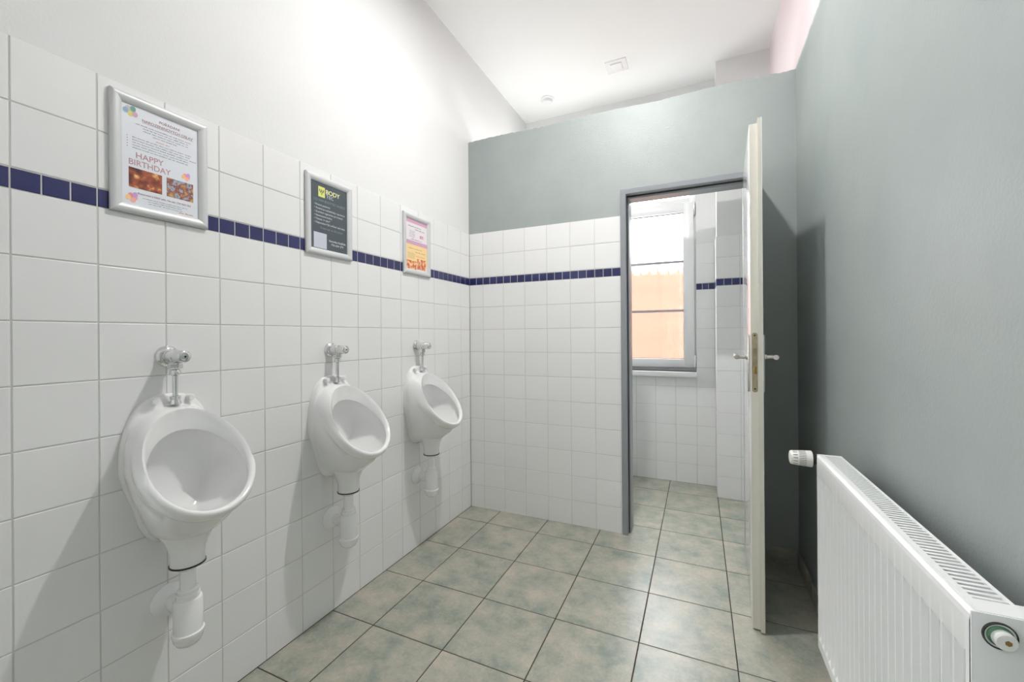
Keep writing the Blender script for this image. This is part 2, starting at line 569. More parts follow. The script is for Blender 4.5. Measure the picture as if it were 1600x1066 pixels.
# ------------------------------------------------------------------ door frame and door leaf
tf = empty('trim_1', (DX0, 0, 0))
tag(tf, 'grey painted steel door frame set into the partition', 'door frame', kind='structure')
def loc_build(mb, name, m, parent, sharp=40):
    o = mb.build(name, m, parent, sharp)
    o.matrix_parent_inverse = Matrix.Translation(-Vector(parent.location))
    return o
YFR = -0.010
IN0, IN1, RB0, RB1 = 1.066, 1.660, 1.053, 1.673
HZ, RZ = 1.972, 1.988
for nm, sx in (('left', 1), ('right', -1)):
    mb = MB()
    o, rb, inn = (DX0, RB0, IN0) if sx == 1 else (DX1, RB1, IN1)
    prof = [(o, YFR + 0.014), (o, YFR + 0.003), (o + sx * 0.003, YFR), (rb - sx * 0.003, YFR), (rb, YFR + 0.003), (rb, 0.034), (inn - sx * 0.004, 0.034), (inn, 0.038), (inn, TD + PT + 0.004), (rb - sx * 0.01, TD + PT + 0.012), (o, TD + PT + 0.012), (o, TD + PT - 0.002), (o + sx * 0.008, TD + PT - 0.002), (o + sx * 0.008, YFR + 0.014)]
    mb.loft([[(x, y, 0.0) for x, y in prof], [(x, y, DZ) for x, y in prof]], cap0=True, cap1=True, smooth=False)
    loc_build(mb, 'jamb', 'steel_frame', tf)
prof = [(DZ, YFR + 0.014), (DZ, YFR + 0.003), (DZ - 0.003, YFR), (RZ + 0.003, YFR), (RZ, YFR + 0.003), (RZ, 0.034), (HZ + 0.004, 0.034), (HZ, 0.038), (HZ, TD + PT + 0.004), (RZ + 0.01, TD + PT + 0.012), (DZ, TD + PT + 0.012), (DZ, TD + PT - 0.002), (DZ - 0.008, TD + PT - 0.002), (DZ - 0.008, YFR + 0.014)]
mb = MB().loft([[(DX0 + 0.002, y - 0.0005, z + 0.0005) for z, y in prof], [(DX1 - 0.002, y - 0.0005, z + 0.0005) for z, y in prof]], cap0=True, cap1=True, smooth=False)
loc_build(mb, 'frame_head', 'steel_frame', tf)
mb = MB().box(RB0 - 0.0005, RB0 + 0.006, 0.027, 0.0345, 0.0, RZ).box(RB1 - 0.006, RB1 + 0.0005, 0.027, 0.0345, 0, RZ).box(RB0, RB1, 0.027, 0.0345, RZ - 0.006, RZ + 0.0005)
loc_build(mb, 'door_seal', 'rubber', tf)

dr = empty('door_1', (1.667, -0.014, 0))
tag(dr, 'white door leaf standing wide open with its narrow lock edge facing out', 'door', kind='structure')
LX0, LXM, LX1, LY0, LY1, LYF, LZ0 = 1.6245, 1.652, 1.667, -0.014, -0.605, -0.620, 0.008
mb = MB().cbox(LX0, LXM, LY1 + 0.0012, LY0, LZ0, 1.998, 0.0008)
leaf = loc_build(mb, 'leaf', 'door_paint', dr)
mb = MB().box(LXM, LX1 - 0.002, LYF + 0.0012, LY0, LZ0, 2.012)
loc_build(mb, 'leaf_rebate', 'door_paint', dr)
mb = MB().cbox(LX1 - 0.002, LX1, LYF, LY0, LZ0, 2.012, 0.0006)
loc_build(mb, 'leaf_facing', 'door_paint', dr)
mb = MB().box(LX0 + 0.001, LXM, LY1, LY1 + 0.0012, LZ0, 1.998).box(LXM, LX1 - 0.002, LYF, LYF + 0.0012, LZ0 - 0.0005, 2.012)
loc_build(mb, 'edge_band', 'door_edge', dr)
# lock forend
zc, hh, hw = 1.058, 0.1175, 0.0100
xc = (LX0 + LXM) / 2 + 0.0006
out = []
for i in range(24):
    a = 2 * PI * i / 24
    out.append((xc + hw * math.cos(a), zc + (hh - hw) * (1 if math.sin(a) >= 0 else -1) + hw * math.sin(a)))
mb = MB().loft([[(x, LY1 + 0.001, z) for x, z in out], [(x, LY1 - 0.0012, z) for x, z in out]], cap0=True, cap1=True, smooth=False)
lk = loc_build(mb, 'lock_plate', 'brass', dr)
def sub(mb, name, m, par):
    return mb.build(name, m, par)       # the lock plate already stands in room coordinates
mb = MB().add([(xc - 0.006, LY1 - 0.0005, zc + 0.031), (xc + 0.006, LY1 - 0.0005, zc + 0.031), (xc + 0.006, LY1 - 0.0005, zc + 0.056), (xc - 0.006, LY1 - 0.0005, zc + 0.056), (xc - 0.006, LY1 - 0.010, zc + 0.031), (xc + 0.006, LY1 - 0.003, zc + 0.031), (xc + 0.006, LY1 - 0.003, zc + 0.056), (xc - 0.006, LY1 - 0.010, zc + 0.056)], [(0, 1, 2, 3), (4, 7, 6, 5), (0, 4, 5, 1), (1, 5, 6, 2), (2, 6, 7, 3), (3, 7, 4, 0)])
sub(mb, 'latch_bolt', 'brass', lk)
sub(MB().cbox(xc - 0.004, xc + 0.0065, LY1 - 0.0022, LY1, zc - 0.045, zc - 0.015, 0.0006), 'dead_bolt', 'latch_brass', lk)
for dz in (0.106, -0.104):
    sub(MB().lathe([(0.0032, LY1 - 0.0018), (0.0032, LY1 - 0.001)], 'y', (xc, 0, zc + dz), 12), 'screw', 'hole', lk)
# handle plates and levers, both faces
HY = -0.553
for face, sx in ((LX0, -1), (LX1, 1)):
    x0 = face
    mb = MB().cbox(min(x0, x0 + sx * 0.009), max(x0, x0 + sx * 0.009), HY - 0.021, HY + 0.021, 0.938, 1.168, 0.0035)
    hp = loc_build(mb, 'handle_plate', 'steel', dr)
    mb = MB()
    mb.lathe([(0.012, x0 + sx * 0.007), (0.012, x0 + sx * 0.014), (0.0085, x0 + sx * 0.016), (0.0080, x0 + sx * 0.040), (0.0095, x0 + sx * 0.046)], 'x', (0, HY, 1.077), 20)
    mb.tube([(x0 + sx * 0.047, HY - 0.012, 1.077), (x0 + sx * 0.049, HY, 1.077), (x0 + sx * 0.050, HY + 0.05, 1.0775), (x0 + sx * 0.049, HY + 0.115, 1.079)], 0.0098, 16)
    loc_build(mb, 'lever', 'steel', dr)
for z in (0.24, 1.76):
    loc_build(MB().lathe([(0.0075, z), (0.0075, z + 0.055)], 'z', (LX1 + 0.004, -0.020, 0), 14), 'hinge', 'steel', dr)

# the leaf stands a little short of square to the partition
dr.location.x = 1.6945
dr.rotation_euler.z = math.radians(-2.8)

# ------------------------------------------------------------------ window
wn = empty('window_1', (WX0, YF + 0.09, WZ0))
tag(wn, 'white plastic window with obscured glass and two thin bars beyond the doorway', 'window', kind='structure')
def wb_(mb, name, m, par=None):
    o = mb.build(name, m, par or wn)
    if par is None:
        o.matrix_parent_inverse = Matrix.Translation(-Vector(wn.location))
    return o
WY0, WY1 = 1.150, 1.215
wb_(MB().cbox(WX1 - 0.045, WX1, WY0 + 0.01, WY1, WZ0, WZ1, 0.003), 'frame_post', 'window_pvc')
wb_(MB().cbox(WX0, WX0 + 0.045, WY0 + 0.01, WY1, WZ0, WZ1, 0.003), 'frame_post', 'window_pvc')
wb_(MB().cbox(WX0 + 0.044, WX1 - 0.044, WY0 + 0.01, WY1, WZ0, WZ0 + 0.05, 0.003), 'frame_rail', 'window_pvc')
wb_(MB().cbox(WX0 + 0.044, WX1 - 0.044, WY0 + 0.01, WY1, WZ1 - 0.05, WZ1, 0.003), 'frame_rail', 'window_pvc')
wb_(MB().cbox(WX0 + 0.044, WX1 - 0.044, WY0 + 0.01, WY1, 2.215, 2.276, 0.003), 'transom', 'window_pvc')
SX0, SX1, SZ0, SZ1 = WX0 + 0.018, 1.405, 0.902, 2.232
GX0, GX1, GZ0, GZ1 = SX0 + 0.076, 1.328, 0.970, 2.162
wb_(MB().cbox(GX1, SX1, WY0 - 0.012, WY1 - 0.015, SZ0, SZ1, 0.004), 'sash_stile', 'window_pvc')
wb_(MB().cbox(SX0, GX0, WY0 - 0.012, WY1 - 0.015, SZ0, SZ1, 0.004), 'sash_stile', 'window_pvc')
wb_(MB().cbox(GX0 - 0.002, GX1 + 0.002, WY0 - 0.0115, WY1 - 0.015, SZ0, GZ0, 0.004), 'sash_rail', 'window_pvc')
wb_(MB().cbox(GX0 - 0.002, GX1 + 0.002, WY0 - 0.0115, WY1 - 0.015, GZ1, SZ1, 0.004), 'sash_rail', 'window_pvc')
wb_(MB().box(GX0 - 0.005, GX1 + 0.005, 1.172, 1.176, GZ0 - 0.005, GZ1 + 0.005), 'glass_pane', 'ribbed_glass')
wb_(MB().box(WX0 + 0.04, WX1 - 0.04, 1.182, 1.186, 2.27, WZ1 - 0.045), 'glass_pane', 'ribbed_glass')
for z in (1.765, 1.365):
    wb_(MB().box(GX0 - 0.004, GX1 + 0.004, 1.166, 1.172, z - 0.010, z + 0.010), 'glazing_bar', 'bar_grey')
mb = MB().box(GX0, GX0 + 0.004, 1.168, 1.172, GZ0, GZ1).box(GX1 - 0.004, GX1, 1.168, 1.172, GZ0, GZ1).box(GX0, GX1, 1.168, 1.172, GZ0, GZ0 + 0.004).box(GX0, GX1, 1.168, 1.172, GZ1 - 0.004, GZ1)
wb_(mb, 'glazing_gasket', 'rubber')
wb_(MB().cbox(1.403, 1.417, 1.130, 1.152, 2.125, 2.225, 0.003), 'hinge', 'steel')
wb_(MB().cbox(1.403, 1.417, 1.130, 1.152, 0.905, 1.000, 0.003), 'hinge', 'window_pvc')
wb_(MB().cbox(WX0 - 0.02, WX1, YF - 0.025, WY0 + 0.012, WZ0 - 0.040, WZ0, 0.004), 'window_sill', 'sill_pvc')

# ------------------------------------------------------------------ urinals
def urinal_mesh():
    N = 80
    top_, frt = Vector((0.072, 0, 0.966)), Vector((0.2625, 0, 0.708))
    ctr = (top_ + frt) / 2
    A_, B_ = (top_ - frt).length / 2, 0.1315
    T = (top_ - frt).normalized()
    Nn = Vector((T.z, 0, -T.x))                     # out of the rim plane, up and into the room
    th = [2 * PI * i / N for i in range(N)]
    def rim(d, n, dz=lambda c: 0.0):
        """rim ring grown by d metres, lifted n along the rim normal, then dz(cos) vertically"""
        out = []
        for t in th:
            ct, st = math.cos(t), math.sin(t)
            p = ctr + Nn * n + T * ((A_ + d) * ct) + Vector((0, (B_ * (1 - 0.05 * ct) + d) * st, 0))
            p.z += dz(ct)
            out.append(p)
        return out
    def wall(sc, x):
        out = []
        for t in th:
            ct, st = math.cos(t), math.sin(t)
            if ct > 0:
                y = 0.116 * math.copysign(abs(st) ** 0.80, st)
                z = 0.80 + 0.208 * abs(ct) ** 0.80
            else:
                y = (0.116 - 0.024 * min(1, -ct * 2.2)) * math.copysign(abs(st) ** 0.75, st)
                z = 0.80 - 0.222 * abs(ct) ** 0.90
            out.append(Vector((x, y * sc, 0.80 + (z - 0.80) * sc)))
        return out
    sst = lambda a, b, x: (lambda q: q * q * (3 - 2 * q))(max(0.0, min(1.0, (x - a) / (b - a))))
    W0, W1, W2 = wall(1.0, 0.0), wall(1.0, 0.013), wall(0.972, 0.019)
    U = rim(0.005, -0.044)
    body = []
    for f in (0.16, 0.36, 0.58, 0.80):
        l = []
        for i, t in enumerate(th):
            ct = math.cos(t)
            p = W2[i].lerp(U[i], f)
            bel = math.sin(PI * f) * (0.010 + 0.020 * sst(0.5, -0.6, ct))
            p = p + Vector((bel * 0.9, bel * 0.5 * math.sin(t), bel * 0.6 * ct))
            l.append(p)
        body.append(l)
    outer = [U, rim(0.0085, -0.041), rim(0.0120, -0.032), rim(0.0125, -0.018), rim(0.0085, -0.005), rim(0.0040, -0.0008), rim(0.0, 0.0)]
    seq = body + outer
    # near the wall the outside runs as a shelf from the flange to the rim instead of dipping under it
    shelf = [(0.0205, 0.990), (0.0235, 0.982), (0.0275, 0.978), (0.032, 0.9755), (0.037, 0.974), (0.042, 0.973), (0.047, 0.972), (0.053, 0.971), (0.059, 0.9695), (0.065, 0.968)]
    for k, l in enumerate(seq[:-1]):
        for i, t in enumerate(th):
            ct = math.cos(t)
            wgt = sst(-0.32, 0.40, ct)
            sx, sz = shelf[k]
            f = (k + 1) / len(seq)
            crest = seq[-1][i]
            tgt = Vector((W2[i].x + (crest.x - W2[i].x) * ((sx - 0.019) / 0.053), W2[i].y + (crest.y - W2[i].y) * f, sz - 0.9 * (1.003 - W2[i].z) * (1 - f) - (0.966 - crest.z) * f))
            l[i] = l[i].lerp(tgt, wgt)
    lipz = lambda k: (lambda c: -k * (0.16 + 0.84 * (0.5 + 0.5 * c)))
    inner = [rim(-0.0055, -0.0035), rim(-0.0100, -0.009, lipz(0.004)), rim(-0.0125, -0.010, lipz(0.020)), rim(-0.0140, -0.010, lipz(0.040)), rim(-0.0135, -0.010, lipz(0.044)), rim(-0.0100, -0.012, lipz(0.046)), rim(-0.0020, -0.014, lipz(0.048)), rim(0.0, -0.020, lipz(0.052))]
    R = inner[-1]
    D = [Vector((0.095 - 0.030 * math.cos(t), 0.034 * math.sin(t), 0.645)) for t in th]
    bowl = []
    for f in (0.10, 0.22, 0.38, 0.55, 0.72, 0.86, 0.95):
        l = []
        for i, t in enumerate(th):
            ct = math.cos(t)
            p = R[i].lerp(D[i], f)
            back = sst(-0.1, 0.6, ct) * sst(0.0, 0.3, f) * (1 - sst(0.7, 1.0, f))
            p.x += (0.026 - p.x) * back
            bul = math.sin(PI * f)
            p.y += bul * 0.020 * math.sin(t)
            l.append(p)
        bowl.append(l)
    loops = [W0, W1, W2] + seq + inner + bowl + [D, [Vector((0.095, 0, 0.640))] * N]
    mb = MB()
    mb.loft(loops)
    mb.lathe([(0.078, 0.652), (0.068, 0.628), (0.056, 0.605), (0.0475, 0.585), (0.0430, 0.566), (0.0415, 0.545), (0.0415, 0.530), (0.030, 0.5295)], 'z', (0.097, 0, 0), 40)
    return mb
def make_station():
    u = empty('urinal', (0, 0, 0))
    urinal_mesh().build('basin', 'ceramic', u, sharp=55)
    for y in (-0.046, 0.046):
        MB().lathe([(0.0095, 0.020), (0.0095, 0.036), (0.0080, 0.039), (0.002, 0.0395)], 'x', (0, y, 0.992), 20).build('bolt_cap', 'bolt_cap', u)
    MB().lathe([(0.038, 0.5255), (0.0435, 0.5255), (0.0435, 0.5300), (0.038, 0.5300)], 'z', (0.097, 0, 0), 40, caps=False).build('outlet_seal', 'rubber', u)
    # flush valve
    v = empty('flush_valve', (0, 0, 0))
    zc = 1.117
    MB().lathe([(0.0315, 0.0), (0.0315, 0.003), (0.028, 0.009), (0.0215, 0.0125), (0.020, 0.013)], 'x', (0, 0, zc), 36).build('wall_flange', 'chrome', v)
    MB().lathe([(0.0165, 0.012), (0.0190, 0.0125), (0.0190, 0.046), (0.0165, 0.048), (0.0165, 0.050)], 'x', (0, 0, zc), 32).build('valve_body', 'chrome', v)
    MB().lathe([(0.0175, 0.049), (0.0200, 0.051), (0.0200, 0.058), (0.0170, 0.060)], 'x', (0, 0, zc), 6, smooth=False).build('body_nut', 'chrome', v)
    bt = MB().lathe([(0.0160, 0.059), (0.0185, 0.061), (0.0185, 0.084), (0.0165, 0.090), (0.0150, 0.0915), (0.010, 0.0925)], 'x', (0, 0, zc), 32).build('push_button', 'chrome', v)
    MB().lathe([(0.0026, 0.0915), (0.0026, 0.0932)], 'x', (0, 0.0, zc), 12).build('button_dot', 'hole', bt)
    MB().lathe([(0.0170, zc - 0.035), (0.0185, zc - 0.033), (0.0185, zc - 0.022), (0.014, zc - 0.017), (0.014, zc - 0.010)], 'z', (0.041, 0, 0), 6, smooth=False).build('outlet_nut', 'chrome', v)
    MB().lathe([(0.008, zc - 0.056), (0.0135, zc - 0.052), (0.0145, zc - 0.046), (0.0125, zc - 0.040), (0.0100, zc - 0.037), (0.0100, zc - 0.033)], 'z', (0.041, 0, 0), 24).build('compression_ring', 'chrome', v)
    MB().tube([(0.041, 0, zc - 0.05), (0.041, 0, 0.988)], 0.0066, 18).build('flush_pipe', 'chrome', v)
    MB().lathe([(0.0150, 0.9785), (0.0145, 0.983), (0.0115, 0.990), (0.0115, 0.993), (0.0130, 0.994), (0.0130, 1.001), (0.0080, 1.003)], 'z', (0.041, 0, 0), 24).build('inlet_collar', 'chrome', v)
    # bottle trap
    t = empty('bottle_trap', (0, 0, 0))
    ax = 0.097
    MB().lathe([(0.0375, 0.5255), (0.0375, 0.522), (0.0195, 0.510), (0.0188, 0.505), (0.0188, 0.440)], 'z', (ax, 0, 0), 32).build('tailpipe', 'plastic', t)
    MB().lathe([(0.022, 0.455), (0.0265, 0.453), (0.0265, 0.444), (0.0285, 0.442), (0.0285, 0.428), (0.026, 0.426)], 'z', (ax, 0, 0), 32).build('collar_nut', 'plastic', t)
    MB().lathe([(0.026, 0.430), (0.0325, 0.428), (0.0345, 0.424), (0.0345, 0.334), (0.032, 0.332)], 'z', (ax, 0, 0), 36).build('bottle', 'plastic', t)
    MB().lathe([(0.0345, 0.337), (0.0385, 0.335), (0.0385, 0.328), (0.0370, 0.324), (0.0345, 0.312), (0.028, 0.301), (0.017, 0.294), (0.004, 0.2925)], 'z', (ax, 0, 0), 36).build('bottle_cap', 'plastic', t)
    MB().lathe([(0.0170, 0.008), (0.0170, ax - 0.02)], 'x', (0, 0, 0.398), 28).build('outlet_arm', 'plastic', t)
    MB().lathe([(0.019, 0.040), (0.0255, 0.041), (0.0255, 0.058), (0.0215, 0.060), (0.0205, 0.0705)], 'x', (0, 0, 0.398), 28).build('arm_nut', 'plastic', t)
    MB().lathe([(0.0475, 0.0), (0.0475, 0.003), (0.040, 0.010), (0.024, 0.020), (0.0200, 0.021), (0.0195, 0.036), (0.0175, 0.037)], 'x', (0, 0, 0.398), 36).build('wall_flange', 'plastic', t)
    return u, v, t
st0 = make_station()
UY = [-1.7845, -1.187, -0.597]
LBL = [('white ceramic urinal nearest the viewer, under the birthday party poster', 'chrome push flush valve above the urinal nearest the viewer', 'white plastic bottle trap under the urinal nearest the viewer'),
       ('white ceramic urinal in the middle of the three, under the dark poster', 'chrome push flush valve above the middle urinal', 'white plastic bottle trap under the middle urinal'),
       ('white ceramic urinal farthest from the viewer, next to the tiled corner', 'chrome push flush valve above the urinal next to the tiled corner', 'white plastic bottle trap under the urinal next to the tiled corner')]
GR = [('urinal', 'urinals on the tiled wall'), ('flush valve', 'flush valves above the urinals'), ('pipe trap', 'bottle traps under the urinals')]
for i, y in enumerate(UY):
    st = st0 if i == 0 else [copy_tree(o) for o in st0]
    for o, lb, (c, g) in zip(st, LBL[i], GR):
        o.location = (0.0, y, 0)
        tag(o, lb, c, g)

# ------------------------------------------------------------------ radiator
RX0, RX1, RY0, RY1, RZ0, RZ1 = 1.768, 1.830, -1.722, -0.922, 0.192, 0.795
rd = empty('radiator', (RX0, RY0, 0.0))
tag(rd, 'white ribbed panel radiator with a top grille on the grey wall', 'radiator')
def rb_(mb, name, m, par=None, sharp=40):
    o = mb.build(name, m, par or rd, sharp)
    if par is None:
        o.matrix_parent_inverse = Matrix.Translation(-Vector(rd.location))
    return o
# ribbed front sheet: vertical channels with narrow grooves, closed at top and bottom by a smooth band
nch = 24
pit = (RY1 - RY0 - 0.02) / nch
yp = [(RY0 + 0.003, 1.0)]
for i in range(nch):
    y = RY0 + 0.01 + i * pit
    yp += [(y + pit * 0.06, 1), (y + pit * 0.16, 0), (y + pit * 0.84, 0), (y + pit * 0.94, 1)]
yp.append((RY1 - 0.003, 1.0))
zz = [(RZ0 + 0.014, 0), (RZ0 + 0.040, 0), (RZ0 + 0.052, 1), (RZ1 - 0.075, 1), (RZ1 - 0.060, 0), (RZ1 - 0.014, 0)]
loops = []
for z, k in zz:
    loops.append([(RX0 + 0.0085 * q * k, y, z) for y, q in [(a, 1 - b) for a, b in yp]])
mb = MB().loft(loops, closed=False, smooth=False)
# rolled top and bottom edges and back sheet
tx = [(RX0, RZ1 - 0.014), (RX0 + 0.001, RZ1 - 0.006), (RX0 + 0.006, RZ1 - 0.001), (RX0 + 0.012, RZ1 - 0.006), (RX0 + 0.012, RZ0 + 0.006), (RX0 + 0.006, RZ0 + 0.001), (RX0 + 0.001, RZ0 + 0.006), (RX0, RZ0 + 0.014)]
mb.loft([[(x, RY0 + 0.003, z) for x, z in tx], [(x, RY1 - 0.003, z) for x, z in tx]], closed=False, smooth=True)
rb_(mb, 'front_panel', 'radiator', sharp=30)
mb = MB()
for i in range(46):
    y = RY0 + 0.02 + i * (RY1 - RY0 - 0.04) / 45
    mb.box(RX0 + 0.014, RX1 - 0.006, y - 0.0004, y + 0.0004, RZ0 + 0.03, RZ1 - 0.03)
tag(rb_(mb, 'convector_fins', 'radiator_inside'), kind='stuff')
for nm, y0, y1 in (('near', RY0, RY0 + 0.003), ('far', RY1 - 0.003, RY1)):
    mb = MB().cbox(RX0 + 0.0005, RX1, y0, y1, RZ0 + 0.006, RZ1 + 0.001, 0.0012)
    rb_(mb, 'side_cover', 'radiator')
# grille
ZG = RZ1
G0, G1 = RY0 + 0.0028, RY1 - 0.0028
mb = MB().box(RX0 + 0.0095, RX0 + 0.018, G0, G1, ZG - 0.010, ZG + 0.0015).box(RX1 - 0.006, RX1 - 0.0005, G0, G1, ZG - 0.010, ZG + 0.0015).box(RX0 + 0.018, RX1 - 0.006, G0, RY0 + 0.036, ZG - 0.002, ZG + 0.0015).box(RX0 + 0.018, RX1 - 0.006, RY1 - 0.020, G1, ZG - 0.002, ZG + 0.0015)
gr = rb_(mb, 'top_grille', 'radiator')
ns = 58
g0, g1 = RY0 + 0.036, RY1 - 0.020
sm = MB().cbox(-0.0192, 0.0192, -0.0034, 0.0034, -0.0035, 0.0008, 0.0006).mesh('slat', 'radiator')
for i in range(ns):
    y = g0 + (i + 0.62) * (g1 - g0) / ns
    place('slat', sm, gr, ((RX0 + 0.018 + RX1 - 0.006) / 2, y, ZG))
# vent plug in the near side cover
pc = (1.796, 0, 0.770)
rb_(MB().lathe([(0.0158, RY0 - 0.0030), (0.0172, RY0 - 0.0030), (0.0176, RY0 - 0.002), (0.0176, RY0 + 0.001), (0.0158, RY0 + 0.001)], 'y', pc, 32, caps=False), 'vent_ring', 'black_plastic')
rb_(MB().lathe([(0.0158, RY0 - 0.0014), (0.0158, RY0 + 0.0005)], 'y', pc, 32), 'vent_seat', 'valve_white')
rb_(MB().lathe([(0.0135, RY0 - 0.0020), (0.0135, RY0 - 0.001)], 'y', pc, 32), 'vent_washer', 'green_plastic')
pl = rb_(MB().lathe([(0.0115, RY0 - 0.001), (0.0115, RY0 - 0.010), (0.0100, RY0 - 0.0115), (0.004, RY0 - 0.0118)], 'y', (pc[0] + 0.002, 0, pc[2] - 0.002), 28), 'vent_plug', 'valve_white')
rb_(MB().lathe([(0.0036, RY0 - 0.0115), (0.0036, RY0 - 0.0125)], 'y', (pc[0] + 0.003, 0, pc[2] - 0.002), 6, smooth=False), 'vent_screw', 'latch_brass', pl)
# wall brackets
for y, z0, z1 in ((RY0 + 0.045, RZ1 - 0.030, RZ1 - 0.006), (RY0 + 0.10, RZ0 + 0.03, RZ0 + 0.06), (RY1 - 0.10, RZ0 + 0.30, RZ0 + 0.34), (RY1 - 0.10, RZ0 + 0.03, RZ0 + 0.06)):
    rb_(MB().cbox(RX1 - 0.02, XR + 0.004, y - 0.012, y + 0.012, z0, z1, 0.003), 'wall_bracket', 'radiator')
# thermostatic valve on the far end
VY, VZ = RY1 + 0.052, 0.766
tv = empty('radiator_valve', (1.797, VY, VZ))
tag(tv, 'white thermostatic valve head on the far end of the radiator', 'valve')
def tv_(mb, name, m, par=None, sharp=40):
    o = mb.build(name, m, par or tv, sharp)
    if par is None:
        o.matrix_parent_inverse = Matrix.Translation(-Vector(tv.location))
    return o
hd = tv_(MB().lathe([(0.017, 1.7060), (0.0205, 1.7075), (0.0222, 1.712), (0.0240, 1.735), (0.0262, 1.763), (0.0255, 1.7655), (0.018, 1.766)], 'x', (0, VY, VZ), 36), 'thermostat_head', 'valve_white')
mb = MB()
for i in range(30):
    a = 2 * PI * i / 30
    for x0, x1, r in ((1.713, 1.725, 0.0231), (1.729, 1.748, 0.0246)):
        if x0 < 1.72 and i % 2: continue
        r0_, r1_ = r - 0.0006 * 0, r + (x1 - x0) * 0.08
        hwid = 0.0012 if x0 < 1.72 else 0.0008
        c, s = math.cos(a), math.sin(a)
        tg = Vector((0, -s, c)) * hwid
        q = []
        for x, r_ in ((x0, r0_), (x1, r1_)):
            base = Vector((x, VY + c * (r_ + 0.0003), VZ + s * (r_ + 0.0003)))
            q += [base - tg, base + tg]
        mb.add([q[0], q[1], q[3], q[2]], [(0, 1, 2, 3)])
tag(tv_(mb, 'vent_slots', 'valve_grey', hd), kind='stuff')
tv_(MB().lathe([(0.0205, 1.765), (0.0205, 1.772), (0.0165, 1.774), (0.0165, 1.784)], 'x', (0, VY, VZ), 28), 'valve_collar', 'black_plastic')
mb = MB().lathe([(0.012, 1.782), (0.013, 1.784), (0.013, 1.812), (0.010, 1.814)], 'x', (0, VY, VZ), 24)
mb.lathe([(0.010, RY1 + 0.0003), (0.010, VY)], 'y', (1.798, 0, VZ), 20).lathe([(0.0135, RY1 + 0.004), (0.0135, RY1 + 0.020)], 'y', (1.798, 0, VZ), 6, smooth=False)
tv_(mb, 'valve_body', 'chrome')
tv_(MB().tube([(1.800, VY, VZ - 0.008), (1.800, VY, 0.42), (1.803, VY, 0.405), (1.815, VY, 0.40), (XR + 0.005, VY, 0.40)], 0.0085, 16), 'supply_pipe', 'radiator')

# ------------------------------------------------------------------ framed posters
def font_mesh_into(mb, txt, pos, h, align='CENTER', bold=0.0, width=None):
    """text into (u, v) sheet coordinates, metres; pos = baseline point"""
    c = bpy.data.curves.new('tmp', 'FONT')
    c.body = txt
    c.size = 1.0
    c.align_x = align
    c.offset = bold
    o = bpy.data.objects.new('tmp', c)
    COL.objects.link(o)
    dg = bpy.context.evaluated_depsgraph_get()
    me = bpy.data.meshes.new_from_object(o.evaluated_get(dg))
    vs = [v.co.copy() for v in me.vertices]
    fs = [tuple(p.vertices) for p in me.polygons]
    bpy.data.objects.remove(o)
    bpy.data.curves.remove(c)
    bpy.data.meshes.remove(me)
    if not vs:
        return
    xs_ = [v.x for v in vs]
    k = h / 0.72
    kx = k if width is None else width / (max(xs_) - min(xs_))
    mb.add([(pos[0] + v.x * kx, pos[1] + v.y * k) for v in vs], fs)
def print_mesh(mb2, name, col, parent, lift, rough=0.6):
    """2-D sheet coords (u right along +y of the wall, v up) to the wall plane"""
    key = 'print_%d_%d_%d' % col
    if key not in M:
        mat(key, srgb(*col), rough)
    mb = MB()
    mb.add([(lift, p[0], p[1]) for p in mb2.v], mb2.f)
    me = bpy.data.meshes.new(name)
    me.from_pydata(mb.v, [], mb.f)
    me.materials.append(M[key])
    me.update()
    o = place(name, me, parent)
    if 'lettering' in name:
        o['kind'] = 'stuff'
    return o
RND = random.Random(3)
def rect2(mb, u0, v0, u1, v1):
    mb.add([(u0, v0), (u1, v0), (u1, v1), (u0, v1)], [(0, 1, 2, 3)])
def words2(mb, u0, u1, v, h):
    """an illegible printed line: short strokes grouped like words"""
    u = u0
    while u < u1 - h:
        wl_ = RND.uniform(2.0, 6.5) * h * 0.75
        e = min(u + wl_, u1)
        q = u
        while q < e - h * 0.2:
            hh_ = h * RND.choice((0.62, 0.62, 0.7, 1.0))
            rect2(mb, q, v, min(q + h * 0.42, e), v + hh_ * 0.5)
            q += h * 0.58
        u = e + h * 0.5
def disc2(mb, u, v, ru, rv=None, n=14):
    rv = rv or ru
    mb.add([(u + ru * math.cos(2 * PI * i / n), v + rv * math.sin(2 * PI * i / n)) for i in range(n)], [tuple(range(n))])
def photo_mat(name, stops, scale):
    m = mat(name, (0.5, 0.5, 0.5, 1), 0.4)
    nt = m.node_tree
    tc = nt.nodes['Texture Coordinate']
    n = nt.nodes.new('ShaderNodeTexNoise')
    n.inputs['Scale'].default_value = scale
    n.inputs['Detail'].default_value = 4
    cr = nt.nodes.new('ShaderNodeValToRGB')
    el = cr.color_ramp.elements
    el[0].position, el[0].color = stops[0][0], srgb(*stops[0][1])
    el[1].position, el[1].color = stops[-1][0], srgb(*stops[-1][1])
    for p, c in stops[1:-1]:
        x = el.new(p); x.color = srgb(*c)
    nt.links.new(tc.outputs['Object'], n.inputs['Vector'])
    nt.links.new(n.outputs['Fac'], cr.inputs['Fac'])
    nt.links.new(cr.outputs['Color'], nt.nodes['Principled BSDF'].inputs['Base Color'])
photo_mat('photo_warm', [(0.3, (52, 24, 18)), (0.45, (112, 44, 26)), (0.58, (160, 84, 50)), (0.7, (235, 190, 120))], 40)
photo_mat('photo_mixed', [(0.28, (70, 74, 92)), (0.42, (170, 175, 185)), (0.5, (120, 60, 50)), (0.6, (176, 120, 90)), (0.72, (190, 195, 90))], 60)
photo_mat('photo_food', [(0.3, (150, 60, 45)), (0.45, (205, 110, 80)), (0.55, (230, 175, 120)), (0.7, (240, 225, 190))], 55)

